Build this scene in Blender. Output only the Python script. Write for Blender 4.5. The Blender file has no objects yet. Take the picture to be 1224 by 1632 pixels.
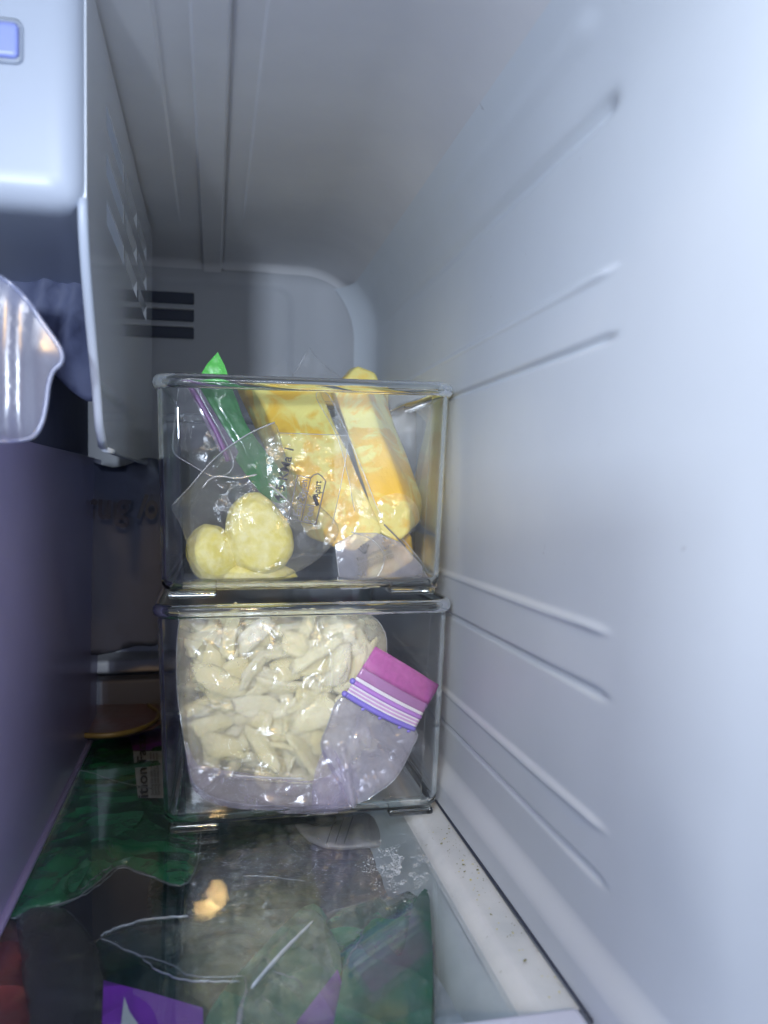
import bpy, bmesh, math, random
from math import radians as R, sin, cos, tan, pi, sqrt, exp
from mathutils import Vector, Matrix, noise, Euler
from mathutils.geometry import delaunay_2d_cdt
random.seed(7)
scene = bpy.context.scene
C = scene.collection
# ------------------------------------------------------------------ camera
YAW, PITCH, ROLL, F = R(11.8), R(1.6), R(0.45), 1300.0
cam_data = bpy.data.cameras.new('camera'); cam = bpy.data.objects.new('camera', cam_data); C.objects.link(cam)
cam_data.sensor_fit = 'VERTICAL'; cam_data.sensor_height = 36.0; cam_data.lens = F / 1632 * 36
cam_data.clip_start = 0.005; cam_data.clip_end = 60
cam_data.dof.use_dof = True; cam_data.dof.focus_distance = 0.485; cam_data.dof.aperture_fstop = 8.0
cam.matrix_world = Matrix.Rotation(-YAW, 4, 'Z') @ Matrix.Rotation(pi/2 - PITCH, 4, 'X') @ Matrix.Rotation(ROLL, 4, 'Z')
scene.camera = cam
MW = cam.matrix_world.to_3x3()
# ------------------------------------------------------------------ world + lights
w = bpy.data.worlds.new('World'); scene.world = w; w.use_nodes = True
bg = w.node_tree.nodes['Background']; bg.inputs[0].default_value = (0.50, 0.55, 0.74, 1); bg.inputs[1].default_value = 0.56
def area(name, loc, target, sx, sy, power, col):
    d = bpy.data.lights.new(name, 'AREA'); d.shape = 'RECTANGLE'; d.size = sx; d.size_y = sy; d.energy = power; d.color = col
    o = bpy.data.objects.new(name, d); C.objects.link(o); o.location = loc
    o.rotation_euler = (Vector(target) - Vector(loc)).to_track_quat('-Z', 'Y').to_euler(); return o
area('led_strip', (0.0, 0.08, 0.19), (0.03, 0.24, -0.20), 0.16, 0.04, 0.46, (0.88, 0.93, 1.0))
area('room_window', (-0.30, -0.85, 0.07), (0.1, 0.4, -0.02), 0.07, 0.07, 9.5, (0.76, 0.86, 1.0))
area('wall_fill_light', (-0.42, -0.38, 0.10), (0.149, 0.30, -0.02), 0.30, 0.40, 0.8, (0.78, 0.87, 1.0))  # soft fill added at the front left to brighten the right wall
area('room_light', (-0.62, -1.15, 0.46), (0.04, 0.5, -0.06), 0.36, 0.36, 10.5, (0.92, 0.94, 1.0))
for nm, lx, lz, sx_, sy_, pw_ in (('warm_kitchen_lamp', 0.012, 0.572, .050, .070, 3.6), ('warm_kitchen_lamp_small', -0.016, 0.604, .062, .042, 2.6)):
    area(nm, (lx, -1.20, lz), (0.0, 0.5, -0.2), sx_, sy_, pw_, (1.0, 0.62, 0.22)).data.shape = 'ELLIPSE'
scene.view_settings.view_transform = 'Standard'; scene.view_settings.look = 'None'
scene.view_settings.exposure = 0.22; scene.view_settings.gamma = 1.0
scene.cycles.use_denoising = True
scene.cycles.transparent_max_bounces = 40; scene.cycles.max_bounces = 14; scene.cycles.transmission_bounces = 12
scene.cycles.caustics_reflective = False; scene.cycles.caustics_refractive = True
scene.cycles.sample_clamp_indirect = 25.0
# ------------------------------------------------------------------ helpers: pixels to places
def ray(px, py):
    return MW @ Vector(((px - 612) / F, -(py - 816) / F, -1.0))
def atY(px, py, Y):
    d = ray(px, py); return d * (Y / d.y)
def atZ(px, py, Z):
    d = ray(px, py); return d * (Z / d.z)
def atX(px, py, X):
    d = ray(px, py); return d * (X / d.x)
# ------------------------------------------------------------------ helpers: objects
def link(name, me, mat=None, parent=None, smooth=True, **tags):
    o = bpy.data.objects.new(name, me); C.objects.link(o)
    if mat is not None:
        if isinstance(mat, (list, tuple)):
            for m in mat: me.materials.append(m)
        elif not me.materials: me.materials.append(mat)
    if smooth:
        for p in me.polygons: p.use_smooth = True
    if parent is not None:
        o.parent = parent
        o.matrix_parent_inverse = Matrix.Translation(-parent.location) if parent.type == 'EMPTY' else Matrix.Identity(4)
    for k, v in tags.items(): o[k] = v
    if name in ('bin_body', 'glass_sheet', 'front_cover', 'front_trim', 'foot', 'slot_frame', 'slot', 'smartphone'):
        wn = o.modifiers.new('weighted', 'WEIGHTED_NORMAL'); wn.weight = 100; wn.keep_sharp = True
    return o
def thing(name, label, cat, loc=(0, 0, 0), group=None):
    o = bpy.data.objects.new(name, None); C.objects.link(o); o.location = loc; o.empty_display_size = .01
    o['label'] = label; o['category'] = cat
    if group: o['group'] = group
    return o
def tag(o, label, cat, group=None, kind=None):
    o['label'] = label; o['category'] = cat
    if group: o['group'] = group
    if kind: o['kind'] = kind
    return o
def mesh(name, verts, faces):
    me = bpy.data.meshes.new(name); me.from_pydata([tuple(v) for v in verts], [], faces); me.validate(); me.update(); return me
def bm_mesh(name, bm):
    me = bpy.data.meshes.new(name); bm.normal_update(); bm.to_mesh(me); bm.free(); return me
def box_bm(lo, hi, bev=0, seg=3):
    bm = bmesh.new(); bmesh.ops.create_cube(bm, size=1)
    for v in bm.verts:
        v.co = Vector([(lo[i] + hi[i]) / 2 + v.co[i] * (hi[i] - lo[i]) for i in range(3)])
    if bev: bmesh.ops.bevel(bm, geom=bm.edges[:], offset=bev, segments=seg, profile=.6, affect='EDGES')
    return bm
def grid_mesh(name, us, vs, f):
    V = [f(u, v) for u in us for v in vs]; n = len(vs)
    Fc = [(i*n+j, (i+1)*n+j, (i+1)*n+j+1, i*n+j+1) for i in range(len(us)-1) for j in range(n-1)]
    return mesh(name, V, Fc)
def lin(a, b, n): return [a + (b - a) * i / (n - 1) for i in range(n)]
def ss(a, b, x):
    t = max(0, min(1, (x - a) / (b - a))); return t * t * (3 - 2 * t)
def tube(name, pts, rad, mat, parent=None, n=8, flat=1.0, taper=False, **tags):
    pts = [Vector(p) for p in pts]; V = []; Fc = []
    up = Vector((0.13, 1, .05)).normalized()
    for i, p in enumerate(pts):
        d = (pts[min(i+1, len(pts)-1)] - pts[max(i-1, 0)]).normalized()
        a = d.cross(up).normalized(); b = a.cross(d).normalized()
        r = rad(i / (len(pts)-1)) if callable(rad) else rad
        if taper and i in (0, len(pts)-1): r *= .15
        for k in range(n):
            t = 2 * pi * k / n; V.append(p + a * cos(t) * r + b * sin(t) * r * flat)
    for i in range(len(pts)-1):
        for k in range(n):
            Fc.append((i*n+k, i*n+(k+1) % n, (i+1)*n+(k+1) % n, (i+1)*n+k))
    Fc.append(tuple(range(n))[::-1]); Fc.append(tuple(range((len(pts)-1)*n, len(pts)*n)))
    return link(name, mesh(name, V, Fc), mat, parent, **tags)
def catmull(pts, closed=True, sub=6):
    out = []; n = len(pts)
    for i in range(n if closed else n - 1):
        if closed: p0, p1, p2, p3 = pts[(i-1) % n], pts[i], pts[(i+1) % n], pts[(i+2) % n]
        else: p0, p1, p2, p3 = pts[max(i-1, 0)], pts[i], pts[i+1], pts[min(i+2, n-1)]
        for k in range(sub):
            t = k / sub
            out.append(tuple(.5 * ((2*p1[a]) + (-p0[a]+p2[a])*t + (2*p0[a]-5*p1[a]+4*p2[a]-p3[a])*t*t + (-p0[a]+3*p1[a]-3*p2[a]+p3[a])*t**3) for a in range(len(p1))))
    if not closed: out.append(tuple(pts[-1]))
    return out
def densify(pts, step):
    out = []; n = len(pts)
    for i in range(n):
        a, b = pts[i], pts[(i+1) % n]; L = math.dist(a, b); k = max(1, int(L / step))
        for j in range(k): out.append((a[0] + (b[0]-a[0])*j/k, a[1] + (b[1]-a[1])*j/k))
    return out
def inside(p, poly):
    x, y = p; c = False; j = len(poly) - 1
    for i in range(len(poly)):
        if (poly[i][1] > y) != (poly[j][1] > y) and x < (poly[j][0]-poly[i][0])*(y-poly[i][1])/(poly[j][1]-poly[i][1]) + poly[i][0]: c = not c
        j = i
    return c
def tri(outline, step, rng):
    b = densify(outline, step); n = len(b)
    xs = [p[0] for p in b]; ys = [p[1] for p in b]; pts = []
    bd = []
    y = min(ys); row = 0
    while y < max(ys):
        x = min(xs) + (row % 2) * step / 2
        while x < max(xs):
            q = (x + rng.uniform(-.18, .18)*step, y + rng.uniform(-.18, .18)*step)
            if inside(q, b):
                d = min((q[0]-p[0])**2 + (q[1]-p[1])**2 for p in b) ** .5
                if d > step * .45: pts.append(q); bd.append(d)
            x += step
        y += step * .87; row += 1
    V = [Vector(p) for p in b + pts]
    r = delaunay_2d_cdt(V, [(i, (i+1) % n) for i in range(n)], [], 1, 1e-7)
    v2 = [(p.x, p.y) for p in r[0]]; dist = []
    orig = r[3]
    for i, p in enumerate(v2):
        o = orig[i][0] if orig[i] else 0
        dist.append(0.0 if o < n else bd[o-n])
    return v2, [tuple(f) for f in r[2]], dist, b
def crumple(u, v, s, amp, seed):
    p = Vector((u * s + seed*3.1, v * s - seed*1.7, seed * 7.7))
    p += Vector((noise.noise(p*1.3), noise.noise(p*1.3+Vector((9, 2, 3))), 0)) * .5
    d = noise.voronoi(p)[0]
    d2 = noise.voronoi(p * 2.7)[0]
    return amp * ((d[1]-d[0]) * 1.0 + (d2[1]-d2[0]) * .30 + noise.noise(p * .6) * .8)
def film(name, px, plane, mat, parent=None, step=.0035, bulge=0.0, bw=.012, amp=.0015, cs=45, seed=1, ridges=(), back=None, smooth_out=True, sub=5, seam_glint=None, seam_glint_mat=None, lean=0.0, spx=True, **tags):
    """thin plastic sheet (or a closed bag when back is given) filling an outline that stands in the plane Y=.. or lies in Z=.."""
    rng = random.Random(seed * 13 + 5)
    kind, val = plane
    pl = []
    for p in px:
        q = (atY(p[0], p[1], val) if kind == 'Y' else atZ(p[0], p[1], val)) if spx else None
        pl.append(((q.x, q.z) if kind == 'Y' else (q.x, q.y)) if spx else p)
    rid = []
    for (a, b, h, wd) in ridges:
        if kind == 'Y': A, B = atY(a[0], a[1], val), atY(b[0], b[1], val); rid.append(((A.x, A.z), (B.x, B.z), h, wd))
        else: A, B = atZ(a[0], a[1], val), atZ(b[0], b[1], val); rid.append(((A.x, A.y), (B.x, B.y), h, wd))
    out = catmull(pl, True, sub) if smooth_out else pl
    v2, fc, dist, bnd = tri(out, step, rng)
    z0 = min(p[1] for p in v2); z1 = max(p[1] for p in v2)
    def hh(u, v, d, sgn=1, sd=0):
        e = 1 - exp(-d / bw) if bw else 1
        h = bulge * e + crumple(u, v, cs, amp, seed + sd) * (.35 + .65 * min(1, d / (bw or .01)))
        for (a, b, hr, wd) in rid:
            ab = (b[0]-a[0], b[1]-a[1]); L2 = ab[0]**2 + ab[1]**2
            t = max(0, min(1, ((u-a[0])*ab[0] + (v-a[1])*ab[1]) / L2))
            dd = math.hypot(u - a[0] - t*ab[0], v - a[1] - t*ab[1])
            h += hr * max(0, 1 - dd / wd) ** 1.3
        return h
    def P(u, v, h):
        if kind == 'Y': return Vector((u, val - h + lean * (v - z0) / max(1e-6, z1 - z0), v))
        return Vector((u, v, val + h))
    V = [P(p[0], p[1], hh(p[0], p[1], d)) for p, d in zip(v2, dist)]
    Fc = list(fc)
    if back is not None:
        n0 = len(V); mp = {}
        for i, (p, d) in enumerate(zip(v2, dist)):
            if d == 0.0: mp[i] = i
            else:
                mp[i] = len(V); V.append(P(p[0], p[1], -back * (1 - exp(-d / bw)) - abs(crumple(p[0], p[1], cs, amp, seed + 5))*.5))
        Fc += [tuple(mp[i] for i in f[::-1]) for f in fc]
    o = link(name, mesh(name, V, Fc), mat, parent, **tags)
    if seam_glint:
        bb = [P(p[0], p[1], hh(p[0], p[1], 0)) for p in bnd]; bb.append(bb[0])
        tube('seam_glint', bb, seam_glint, seam_glint_mat or mat, o if o.parent is not None else o, n=5)  # pale tube puts the glint of the film edge into colour
    return o
def text(name, s, p0, p1, height, mat, parent, off=Vector((0, -.0004, 0)), normal=Vector((0, -1, 0)), flip=False, squash=None):
    """flat printed words whose baseline runs from p0 to p1"""
    cu = bpy.data.curves.new(name, 'FONT'); cu.body = s; cu.size = 1.0; cu.extrude = 0; cu.offset = .018
    to = bpy.data.objects.new(name, cu); C.objects.link(to)
    dg = bpy.context.evaluated_depsgraph_get(); me = bpy.data.meshes.new_from_object(to.evaluated_get(dg))
    bpy.data.objects.remove(to); bpy.data.curves.remove(cu)
    xs = [v.co.x for v in me.vertices]; x0, x1 = min(xs), max(xs)
    d = (p1 - p0); L = d.length; d.normalize(); up = normal.cross(d).normalized()
    for v in me.vertices:
        t = (v.co.x - x0) / (x1 - x0)
        if flip: t = 1 - t
        v.co = p0 + d * (t * L) + up * (v.co.y / .7 * height) + off
    me.materials.clear()
    return link(name, me, mat, parent, smooth=False)
# ------------------------------------------------------------------ materials
def nodes(name):
    m = bpy.data.materials.new(name); m.use_nodes = True; nt = m.node_tree; nt.nodes.clear()
    o = nt.nodes.new('ShaderNodeOutputMaterial'); return m, nt, o
def N(nt, t, **kw):
    n = nt.nodes.new(t)
    for k, v in kw.items():
        if k in n.inputs: n.inputs[k].default_value = v
        else: setattr(n, k, v)
    return n
def coord(nt): return N(nt, 'ShaderNodeTexCoord').outputs['Object']
def bump(nt, src, strength, dist):
    b = N(nt, 'ShaderNodeBump'); b.inputs['Strength'].default_value = strength; b.inputs['Distance'].default_value = dist
    nt.links.new(src, b.inputs['Height']); return b.outputs[0]
def noise_tex(nt, scale, detail=4, rough=.55, dist=0, vec=None):
    n = N(nt, 'ShaderNodeTexNoise'); n.inputs['Scale'].default_value = scale; n.inputs['Detail'].default_value = detail
    n.inputs['Roughness'].default_value = rough; n.inputs['Distortion'].default_value = dist
    nt.links.new(vec or coord(nt), n.inputs['Vector']); return n.outputs['Fac']
def ramp(nt, src, stops):
    r = N(nt, 'ShaderNodeValToRGB'); cr = r.color_ramp
    while len(cr.elements) < len(stops): cr.elements.new(.5)
    for e, (p, c) in zip(cr.elements, stops): e.position = p; e.color = (c[0], c[1], c[2], 1)
    nt.links.new(src, r.inputs[0]); return r.outputs[0]
def pbr(name, col, rough=.4, col2=None, cscale=20, bscale=0, bstr=.3, bdist=.001, coat=0, sss=0, spec=.5, lo=.35, hi=.65, metal=0, cdist=0, rough2=None, folds=0):
    m, nt, o = nodes(name); p = N(nt, 'ShaderNodeBsdfPrincipled')
    p.inputs['Roughness'].default_value = rough; p.inputs['Base Color'].default_value = (*col, 1)
    p.inputs['Specular IOR Level'].default_value = spec; p.inputs['Metallic'].default_value = metal
    p.inputs['Coat Weight'].default_value = coat; p.inputs['Coat Roughness'].default_value = .08
    if sss:
        p.inputs['Subsurface Weight'].default_value = sss; p.inputs['Subsurface Radius'].default_value = (1, .8, .4); p.inputs['Subsurface Scale'].default_value = .006
    if col2 is not None:
        nt.links.new(ramp(nt, noise_tex(nt, cscale, 5, .55, cdist), [(lo, col), (hi, col2)]), p.inputs['Base Color'])
    if rough2 is not None:
        mr = N(nt, 'ShaderNodeMapRange'); mr.inputs[3].default_value = rough; mr.inputs[4].default_value = rough2
        nt.links.new(noise_tex(nt, 14, 6, .6), mr.inputs[0]); nt.links.new(mr.outputs[0], p.inputs['Roughness'])
    if bscale:
        b = bump(nt, noise_tex(nt, bscale, 5, .6), bstr, bdist); nt.links.new(b, p.inputs['Normal']); 
        if coat: nt.links.new(b, p.inputs['Coat Normal'])
        if folds:
            wv = nt.nodes.new('ShaderNodeTexNoise'); wv.inputs['Scale'].default_value = folds * .4; nt.links.new(coord(nt), wv.inputs['Vector'])
            ad = nt.nodes.new('ShaderNodeMix'); ad.data_type = 'VECTOR'; ad.inputs[0].default_value = .06
            nt.links.new(coord(nt), ad.inputs[4]); nt.links.new(wv.outputs['Color'], ad.inputs[5])
            vo = nt.nodes.new('ShaderNodeTexVoronoi'); vo.feature = 'F1'; vo.inputs['Scale'].default_value = folds; nt.links.new(ad.outputs[1], vo.inputs['Vector'])
            b0 = N(nt, 'ShaderNodeBump'); b0.inputs['Strength'].default_value = 1; b0.inputs['Distance'].default_value = .008
            nt.links.new(vo.outputs['Distance'], b0.inputs['Height']); nt.links.new(b0.outputs[0], b.node.inputs['Normal'])
    nt.links.new(p.outputs[0], o.inputs[0]); return m
def clear(name, tint=(1, 1, 1), milk=0.06, milk_col=(.8, .8, .85), base=.05, edge=.85, power=4, rough=.06, bscale=0, bstr=.4, bdist=.0006, milk_var=0, mscale=40, edge_milk=0.0, crinkle=0, ygrad=None):
    """thin clear plastic or glass: lets light straight through, mirrors at its angle-dependent rate, a little clouded"""
    m, nt, o = nodes(name)
    tr = N(nt, 'ShaderNodeBsdfTransparent'); tr.inputs[0].default_value = (*tint, 1)
    gl = N(nt, 'ShaderNodeBsdfGlossy'); gl.inputs['Roughness'].default_value = rough; gl.inputs[0].default_value = (.95, .96, 1, 1)
    df = N(nt, 'ShaderNodeBsdfDiffuse'); df.inputs[0].default_value = (*milk_col, 1)
    tl = N(nt, 'ShaderNodeBsdfTranslucent'); tl.inputs[0].default_value = (*milk_col, 1)
    md = N(nt, 'ShaderNodeMixShader'); md.inputs[0].default_value = .45
    nt.links.new(df.outputs[0], md.inputs[1]); nt.links.new(tl.outputs[0], md.inputs[2])
    lw = N(nt, 'ShaderNodeLayerWeight'); lw.inputs[0].default_value = .5
    pw = N(nt, 'ShaderNodeMath', operation='POWER'); pw.inputs[1].default_value = power; nt.links.new(lw.outputs['Facing'], pw.inputs[0])
    ml = N(nt, 'ShaderNodeMath', operation='MULTIPLY_ADD'); ml.inputs[1].default_value = edge; ml.inputs[2].default_value = base
    nt.links.new(pw.outputs[0], ml.inputs[0])
    m1 = N(nt, 'ShaderNodeMixShader'); m1.inputs[0].default_value = milk
    val = None
    if milk_var:
        mr = N(nt, 'ShaderNodeMapRange'); mr.inputs[1].default_value = .38; mr.inputs[2].default_value = .72
        mr.inputs[3].default_value = milk; mr.inputs[4].default_value = milk + milk_var
        nt.links.new(noise_tex(nt, mscale, 5, .6, .6), mr.inputs[0]); val = mr.outputs[0]
    if edge_milk:
        em = N(nt, 'ShaderNodeMath', operation='MULTIPLY_ADD'); em.inputs[1].default_value = edge_milk
        nt.links.new(lw.outputs['Facing'], em.inputs[0])
        if val: nt.links.new(val, em.inputs[2])
        else: em.inputs[2].default_value = milk
        val = em.outputs[0]
    if ygrad:
        sx = nt.nodes.new('ShaderNodeSeparateXYZ'); nt.links.new(coord(nt), sx.inputs[0])
        yr = N(nt, 'ShaderNodeMapRange'); yr.interpolation_type = 'SMOOTHSTEP'
        for q, v_ in enumerate(ygrad): yr.inputs[q + 1].default_value = v_
        nt.links.new(sx.outputs[1], yr.inputs[0])
        if val:
            mm = N(nt, 'ShaderNodeMath', operation='MULTIPLY'); nt.links.new(val, mm.inputs[0]); nt.links.new(yr.outputs[0], mm.inputs[1]); val = mm.outputs[0]
        else: val = yr.outputs[0]
    if val: nt.links.new(val, m1.inputs[0])
    nt.links.new(tr.outputs[0], m1.inputs[1]); nt.links.new(md.outputs[0], m1.inputs[2])
    m2 = N(nt, 'ShaderNodeMixShader'); nt.links.new(ml.outputs[0], m2.inputs[0])
    nt.links.new(m1.outputs[0], m2.inputs[1]); nt.links.new(gl.outputs[0], m2.inputs[2])
    if bscale:
        b1 = N(nt, 'ShaderNodeBump'); b1.inputs['Strength'].default_value = bstr; b1.inputs['Distance'].default_value = bdist
        nt.links.new(noise_tex(nt, bscale, 5, .6, .8), b1.inputs['Height'])
        if crinkle:
            wv = nt.nodes.new('ShaderNodeTexNoise'); wv.inputs['Scale'].default_value = crinkle * .5; nt.links.new(coord(nt), wv.inputs['Vector'])
            ad = nt.nodes.new('ShaderNodeMix'); ad.data_type = 'VECTOR'; ad.inputs[0].default_value = .03
            nt.links.new(coord(nt), ad.inputs[4]); nt.links.new(wv.outputs['Color'], ad.inputs[5])
            vo = nt.nodes.new('ShaderNodeTexVoronoi'); vo.feature = 'F1'; vo.inputs['Scale'].default_value = crinkle
            nt.links.new(ad.outputs[1], vo.inputs['Vector'])
            b0 = N(nt, 'ShaderNodeBump'); b0.inputs['Strength'].default_value = .45; b0.inputs['Distance'].default_value = .003
            nt.links.new(vo.outputs['Distance'], b0.inputs['Height']); nt.links.new(b0.outputs[0], b1.inputs['Normal'])
        nt.links.new(b1.outputs[0], gl.inputs['Normal'])
    nt.links.new(m2.outputs[0], o.inputs[0]); return m
def glass(name, col=(.95, .97, .97), rough=0.0, ior=1.45):
    m, nt, o = nodes(name); g = N(nt, 'ShaderNodeBsdfGlass'); g.inputs['Roughness'].default_value = rough
    g.inputs['IOR'].default_value = ior; g.inputs[0].default_value = (*col, 1); nt.links.new(g.outputs[0], o.inputs[0]); return m
M = {}
M['liner'] = pbr('liner_plastic', (.62, .67, .73), .38, (.58, .63, .695), 7, 320, .10, .0004, rough2=.55)
M['liner_back'] = pbr('liner_back_plastic', (.66, .67, .70), .55, (.60, .61, .65), 12, 200, .10, .0006)
M['wall_back'] = pbr('back_wall_shaded_plastic', (.43, .45, .49), .7, (.40, .42, .46), 12, 200, .10, .0006)  # same plastic as the liner, darkened to stand in for shade at the back
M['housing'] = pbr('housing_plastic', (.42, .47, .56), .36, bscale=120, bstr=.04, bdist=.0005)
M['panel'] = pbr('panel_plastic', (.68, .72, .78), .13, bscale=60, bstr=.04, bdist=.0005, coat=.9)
M['opening_shade'] = pbr('painted_opening_shade', (.03, .04, .07), .6)  # near-black colour stands in for shade inside openings and gaps
M['blue_slot'] = pbr('blue_recess', (.30, .38, .72), .5)
M['lens'] = pbr('blue_window_plastic', (.30, .36, .75), .35)
M['ledge'] = pbr('ledge_white', (.72, .76, .78), .35, (.60, .65, .68), 35, 90, .15, .0008)
M['trim'] = pbr('trim_plastic', (.62, .66, .80), .3, bscale=80, bstr=.05, bdist=.0004)
M['shelf'] = clear('shelf_glass', (.90, .93, .94), .004, (.6, .7, .75), .045, .85, 4.2, .030, 16, .12, .0004, .02, 30)
M['bin_flat'] = clear('bin_wall_clear', (.98, .985, .985), .006, (.7, .75, .8), .035, .8, 4, .010, 14, .14, .0005)
M['bin_glass'] = glass('bin_moulded_clear', (.96, .975, .98))
M['bucket'] = clear('smoky_plastic', (.50, .52, .64), .90, (.62, .55, .92), .04, .45, 4, .30, 60, .2, .001, .12, 12, ygrad=(.27, .55, 1.0, .30))
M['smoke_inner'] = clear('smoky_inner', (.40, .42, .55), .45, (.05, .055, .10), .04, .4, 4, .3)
M['handle_clear'] = clear('handle_plastic', (.84, .88, .97), .34, (.58, .63, .86), .07, .7, 2.0, .24, 12, .1, .001)
M['film'] = clear('bag_film', (.985, .985, .985), .04, (.80, .82, .85), .022, .5, 2.8, .13, 140, .5, .0008, .08, 60, .12, crinkle=60)
M['film_bag'] = clear('cheese_bag_film', (.99, .98, .95), .22, (.88, .85, .72), .035, .55, 2.6, .18, 60, .6, .0010, .24, 26, .12, crinkle=40)
M['film_warm'] = clear('wrapper_film', (.99, .98, .95), .08, (.78, .78, .68), .04, .55, 2.8, .12, 140, .5, .0008, .08, 50, .12, crinkle=90)
M['film_beige'] = clear('beige_film', (.90, .87, .80), .45, (.62, .58, .50), .05, .6, 3, .2, 60, .4, .0008, .15, 30)
M['film_milk'] = clear('milky_film', (.93, .92, .97), .26, (.72, .71, .82), .05, .65, 2.6, .14, 90, .5, .001, .25, 45, .2, crinkle=60)
M['film_lilac'] = clear('lilac_film', (.92, .90, .97), .18, (.64, .60, .80), .06, .7, 2.4, .10, 110, .6, .001, .20, 60, .22, crinkle=75)
M['seam_glint'] = clear('film_edge', (.95, .95, .97), .42, (.88, .90, .95), .12, .7, 2, .12)
M['seam_glint_dim'] = clear('film_edge_dim', (.95, .95, .97), .35, (.55, .58, .66), .10, .6, 2, .2)
M['fold'] = pbr('folded_film', (.75, .78, .84), .25, (.50, .53, .60), 120, 400, .3, .0005)
M['fold_clear'] = clear('fold_clear', (.95, .96, .98), .38, (.62, .66, .74), .10, .7, 2, .12)
M['cheese'] = pbr('marbled_cheese', (.94, .58, .045), .34, (.97, .85, .25), 30, 240, .5, .0009, coat=.6, sss=.15, lo=.45, hi=.57, cdist=1.8)
M['cheese_dim'] = pbr('marbled_cheese_deep', (.90, .60, .09), .4, (.92, .80, .28), 36, 200, .3, .0006, coat=.3, sss=.2, lo=.46, hi=.6, cdist=1.2)
M['ginger'] = pbr('pale_root', (.80, .71, .17), .6, (.92, .86, .42), 170, 1400, .7, .0006, coat=.05, sss=.25, lo=.36, hi=.66)
M['crumb'] = pbr('pale_crumb', (.85, .84, .62), .6)
M['chunk'] = pbr('pale_cheese', (.95, .91, .66), .5, (.97, .95, .82), 60, 260, .4, .0007, coat=.1, sss=.5)
def chunk_mat():
    m = M['chunk']; nt = m.node_tree; p = [n for n in nt.nodes if n.type == 'BSDF_PRINCIPLED'][0]
    oi = nt.nodes.new('ShaderNodeObjectInfo'); mx = nt.nodes.new('ShaderNodeMix'); mx.data_type = 'RGBA'; mx.blend_type = 'MULTIPLY'; mx.inputs[0].default_value = 1
    old = p.inputs['Base Color'].links[0].from_socket
    nt.links.new(old, mx.inputs[6]); nt.links.new(ramp(nt, oi.outputs['Random'], [(0, (.84, .80, .60)), (.55, (.95, .94, .84)), (1, (1, 1, 1))]), mx.inputs[7]); nt.links.new(mx.outputs[2], p.inputs['Base Color'])
M['green_zip'] = clear('green_zip_film', (.45, .80, .40), .62, (.07, .42, .10), .05, .5, 3, .15, 100, .3, .0006)
M['green_bright'] = pbr('green_zip_tip', (.12, .55, .10), .35)
M['purple_zip'] = pbr('purple_zip', (.22, .06, .25), .3)
M['mauve'] = clear('mauve_film', (.8, .65, .85), .5, (.40, .25, .45), .05, .5, 3, .15)
M['magenta'] = clear('magenta_zip_film', (.92, .50, .85), .74, (.78, .20, .64), .07, .5, 3, .12, 900, 1, .0014, .15, 300)
M['magenta_pale'] = clear('magenta_pale_film', (.9, .6, .9), .70, (.74, .40, .76), .06, .5, 3, .15, 300, .4, .0006)
M['white_zip'] = pbr('white_zip', (.75, .72, .78), .35)
M['pink_zip'] = pbr('pink_zip', (.58, .36, .62), .35)
M['violet_zip'] = pbr('violet_zip', (.44, .22, .62), .35)
M['blue_zip'] = pbr('blue_zip', (.22, .18, .62), .35)
M['ink'] = pbr('dark_ink', (.05, .05, .06), .6)
M['ink_grey'] = pbr('grey_ink', (.20, .19, .19), .6)
M['ink_faint'] = clear('faint_ink', (.6, .6, .6), .8, (.07, .07, .10), .02, .1, 4, .5)
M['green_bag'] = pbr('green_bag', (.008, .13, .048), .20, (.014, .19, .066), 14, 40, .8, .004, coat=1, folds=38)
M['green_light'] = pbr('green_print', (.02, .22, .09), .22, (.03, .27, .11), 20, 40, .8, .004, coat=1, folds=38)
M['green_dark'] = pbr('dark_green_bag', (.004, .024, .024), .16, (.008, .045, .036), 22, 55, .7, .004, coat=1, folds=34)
M['green_grey'] = pbr('grey_green_print', (.03, .20, .12), .3, (.035, .15, .10), 20, 60, .4, .002, coat=.6, folds=30)
M['purple_print'] = pbr('purple_print', (.30, .05, .56), .3, (.22, .04, .44), 20, 60, .3, .002, coat=.5, folds=30)
M['red_pack'] = pbr('red_pack', (.34, .05, .03), .3, (.22, .04, .03), 30, 60, .4, .002, coat=.7, folds=30)
M['orange_rim'] = pbr('yellow_rim', (.12, .09, .025), .4)
M['maroon'] = pbr('maroon_pack', (.10, .045, .05), .35, (.08, .06, .07), 40, 80, .4, .002)
M['brown_film'] = clear('brown_film', (.75, .72, .68), .18, (.20, .18, .17), .05, .6, 3, .12, 60, .8, .002, .75, 22, crinkle=45)
M['clear_dark'] = clear('loose_clear_bag', (.97, .98, .98), .0, (.46, .52, .50), .05, .7, 2.4, .05, 60, .9, .002, .06, 26, .06, crinkle=55)
M['white_bag'] = pbr('frosty_bag', (.50, .55, .62), .3, (.74, .78, .82), 34, 60, .5, .003, coat=.6, folds=30)
M['label_grey'] = pbr('label_paper', (.62, .64, .66), .5)
M['drawer'] = pbr('drawer_dark', (.03, .035, .05), .5)
M['drawer_rim'] = pbr('drawer_rim', (.30, .30, .32), .5)
M['grey_pack'] = clear('grey_pack', (.5, .5, .55), .72, (.13, .155, .23), .03, .3, 4, .4, 30, .2, .002)
M['grey_stripe'] = pbr('striped_pack', (.30, .29, .30), .35)
M['frost'] = pbr('frost', (.42, .46, .50), .8)
M['crumb_green'] = pbr('herb_crumb', (.22, .23, .12), .7)
M['crumb_yellow'] = pbr('yellow_crumb', (.60, .55, .15), .6)
M['dark_bag'] = pbr('slate_bag', (.10, .12, .21), .65, (.14, .16, .27), 14, 30, .3, .004)
M['darkening_plate'] = pbr('darkening_plate', (.035, .04, .06), .6)
M['phone'] = pbr('phone_body', (.05, .05, .06), .3)
chunk_mat()
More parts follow.
